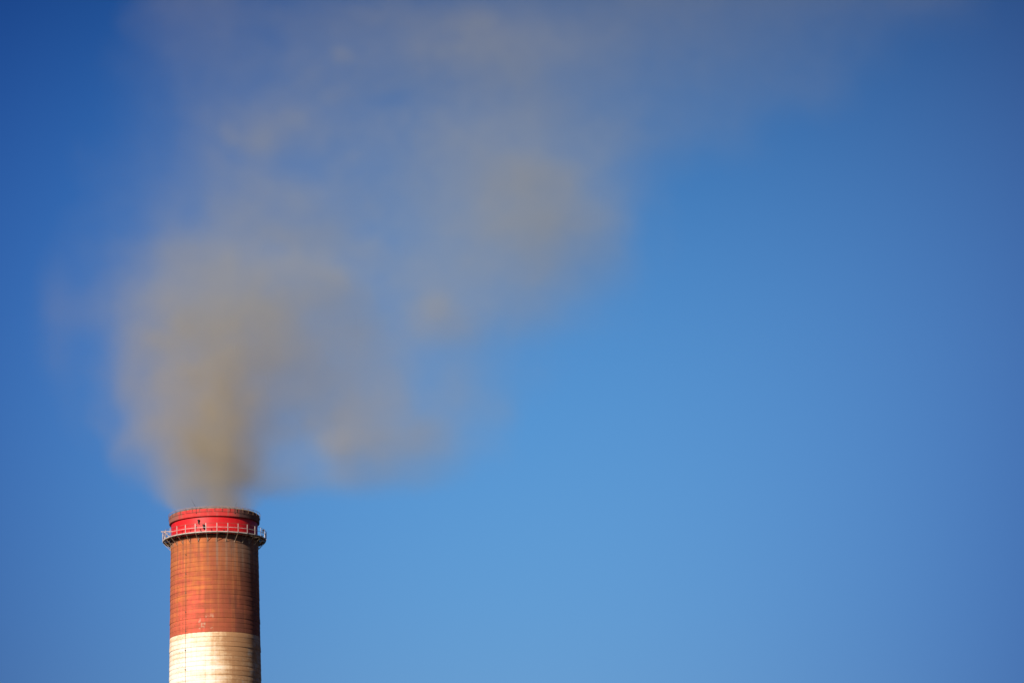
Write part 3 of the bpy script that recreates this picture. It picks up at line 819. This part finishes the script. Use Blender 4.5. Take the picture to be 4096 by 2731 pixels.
gx, gy = to_px(X.reshape(-1, 1, 1), Y.reshape(1, -1, 1), Z.reshape(1, 1, -1))
B = 20.0
bx, by = (gx + 100) / B, (gy + 300) / B
NBX, NBY = 130, 80
ib, jb = np.clip(bx.astype(int), 0, NBX - 1), np.clip(by.astype(int), 0, NBY - 1)
cell = B * K * CY / FPX
tau0 = np.bincount((ib * NBY + jb).ravel(), weights=(dens * VOX ** 3).ravel(), minlength=NBX * NBY).reshape(NBX, NBY) / cell ** 2
ker = np.exp(-0.5 * (np.arange(-8, 9) / 1.7) ** 2)
ker /= ker.sum()
blur = np.apply_along_axis(lambda q: np.convolve(q, ker, 'same'), 0, tau0)
blur = np.apply_along_axis(lambda q: np.convolve(q, ker, 'same'), 1, blur)
cx_, cy_ = (np.arange(NBX) + 0.5) * B - 100, (np.arange(NBY) + 0.5) * B - 300
t1 = np.array([np.interp(cx_, TX, row_) for row_ in TAU])
want = np.array([np.interp(cy_, TY, t1[:, i]) for i in range(NBX)])
ker = np.exp(-0.5 * (np.arange(-5, 6) / 0.9) ** 2)
ker /= ker.sum()
want = np.apply_along_axis(lambda q: np.convolve(q, ker, 'same'), 0, want)
want = np.apply_along_axis(lambda q: np.convolve(q, ker, 'same'), 1, want)
ratio = np.clip(want / (blur + 0.015), 0, 8)
fx_, fy_ = np.clip(bx - 0.5, 0, NBX - 1.01), np.clip(by - 0.5, 0, NBY - 1.01)
i_, j_ = fx_.astype(int), fy_.astype(int)
u_, v_ = fx_ - i_, fy_ - j_
dens *= (ratio[i_, j_] * (1 - u_) + ratio[i_ + 1, j_] * u_) * (1 - v_) + (ratio[i_, j_ + 1] * (1 - u_) + ratio[i_ + 1, j_ + 1] * u_) * v_
dens = dens.astype(np.float32)
print('smoke grid', shape, dens.size, float(dens.max()))

me = bpy.data.meshes.new('smoke')
me.vertices.add(dens.size)
attr = me.attributes.new('soot', 'FLOAT', 'POINT')
attr.data.foreach_set('value', dens.ravel())            # index = (i * ny + j) * nz + k
me.update()
smoke = bpy.data.objects.new('smoke', me)
col.objects.link(smoke)
smoke['kind'] = 'stuff'
smoke['label'] = 'tan smoke billowing from the chimney and thinning as it drifts right'

m = bpy.data.materials.new('tan_smoke')
m.use_nodes = True
n = NT(m.node_tree)
m.node_tree.nodes.clear()
out = n.n('ShaderNodeOutputMaterial')
pv = n.n('ShaderNodeVolumePrincipled')
SMOKE_COLOR = (0.73, 0.638, 0.455)
# warm tan near the flue, greyer and greener once it has thinned out above
ps = n.n('ShaderNodeSeparateXYZ')
n.put(ps.inputs[0], n.n('ShaderNodeNewGeometry').outputs['Position'])
n.put(pv.inputs['Color'], n.mix(n.smooth(ps.outputs[2], ZC1 + 12, ZC1 + 40), SMOKE_COLOR, (0.70, 0.665, 0.525)))
pv.inputs['Density'].default_value = 1.0
pv.inputs['Anisotropy'].default_value = 0.0
m.node_tree.links.new(pv.outputs[0], out.inputs['Volume'])
M_SMOKE = m
me.materials.append(M_SMOKE)

ng = bpy.data.node_groups.new('smoke_grid', 'GeometryNodeTree')
ng.interface.new_socket('Geometry', in_out='INPUT', socket_type='NodeSocketGeometry')
ng.interface.new_socket('Geometry', in_out='OUTPUT', socket_type='NodeSocketGeometry')
N = ng.nodes.new
gi, go = N('NodeGroupInput'), N('NodeGroupOutput')
L = ng.links.new
pos = N('GeometryNodeInputPosition')
sub = N('ShaderNodeVectorMath'); sub.operation = 'SUBTRACT'; sub.inputs[1].default_value = (x0, y0, z0)
div = N('ShaderNodeVectorMath'); div.operation = 'SCALE'; div.inputs['Scale'].default_value = 1.0 / VOX
L(pos.outputs[0], sub.inputs[0]); L(sub.outputs[0], div.inputs[0])
sep = N('ShaderNodeSeparateXYZ'); L(div.outputs[0], sep.inputs[0])


def gm(op, a, b_):
    x = N('ShaderNodeMath'); x.operation = op
    for i, v in enumerate((a, b_)):
        if v is None:
            continue
        if isinstance(v, bpy.types.NodeSocket):
            L(v, x.inputs[i])
        else:
            x.inputs[i].default_value = v
    return x.outputs[0]


ri = [N('FunctionNodeFloatToInt') for _ in range(3)]
for i in range(3):
    ri[i].rounding_mode = 'ROUND'
    L(sep.outputs[i], ri[i].inputs[0])


def im(op, a, b_):
    x = N('FunctionNodeIntegerMath'); x.operation = op
    for i, v in enumerate((a, b_)):
        if isinstance(v, bpy.types.NodeSocket):
            L(v, x.inputs[i])
        else:
            x.inputs[i].default_value = v
    return x.outputs[0]


idx = im('ADD', im('MULTIPLY', im('ADD', im('MULTIPLY', ri[0].outputs[0], ny), ri[1].outputs[0]), nz), ri[2].outputs[0])
na = N('GeometryNodeInputNamedAttribute'); na.data_type = 'FLOAT'; na.inputs['Name'].default_value = 'soot'
si = N('GeometryNodeSampleIndex'); si.data_type = 'FLOAT'; si.domain = 'POINT'; si.clamp = True
L(gi.outputs[0], si.inputs['Geometry']); L(na.outputs[0], si.inputs['Value']); L(idx, si.inputs['Index'])
vc = N('GeometryNodeVolumeCube')
L(si.outputs[0], vc.inputs['Density'])
vc.inputs['Min'].default_value = (x0, y0, z0)
vc.inputs['Max'].default_value = (x0 + (nx - 1) * VOX, y0 + (ny - 1) * VOX, z0 + (nz - 1) * VOX)
vc.inputs['Resolution X'].default_value = nx
vc.inputs['Resolution Y'].default_value = ny
vc.inputs['Resolution Z'].default_value = nz
sm = N('GeometryNodeSetMaterial'); sm.inputs['Material'].default_value = M_SMOKE
L(vc.outputs[0], sm.inputs[0]); L(sm.outputs[0], go.inputs[0])
md = smoke.modifiers.new('smoke_grid', 'NODES')
md.node_group = ng
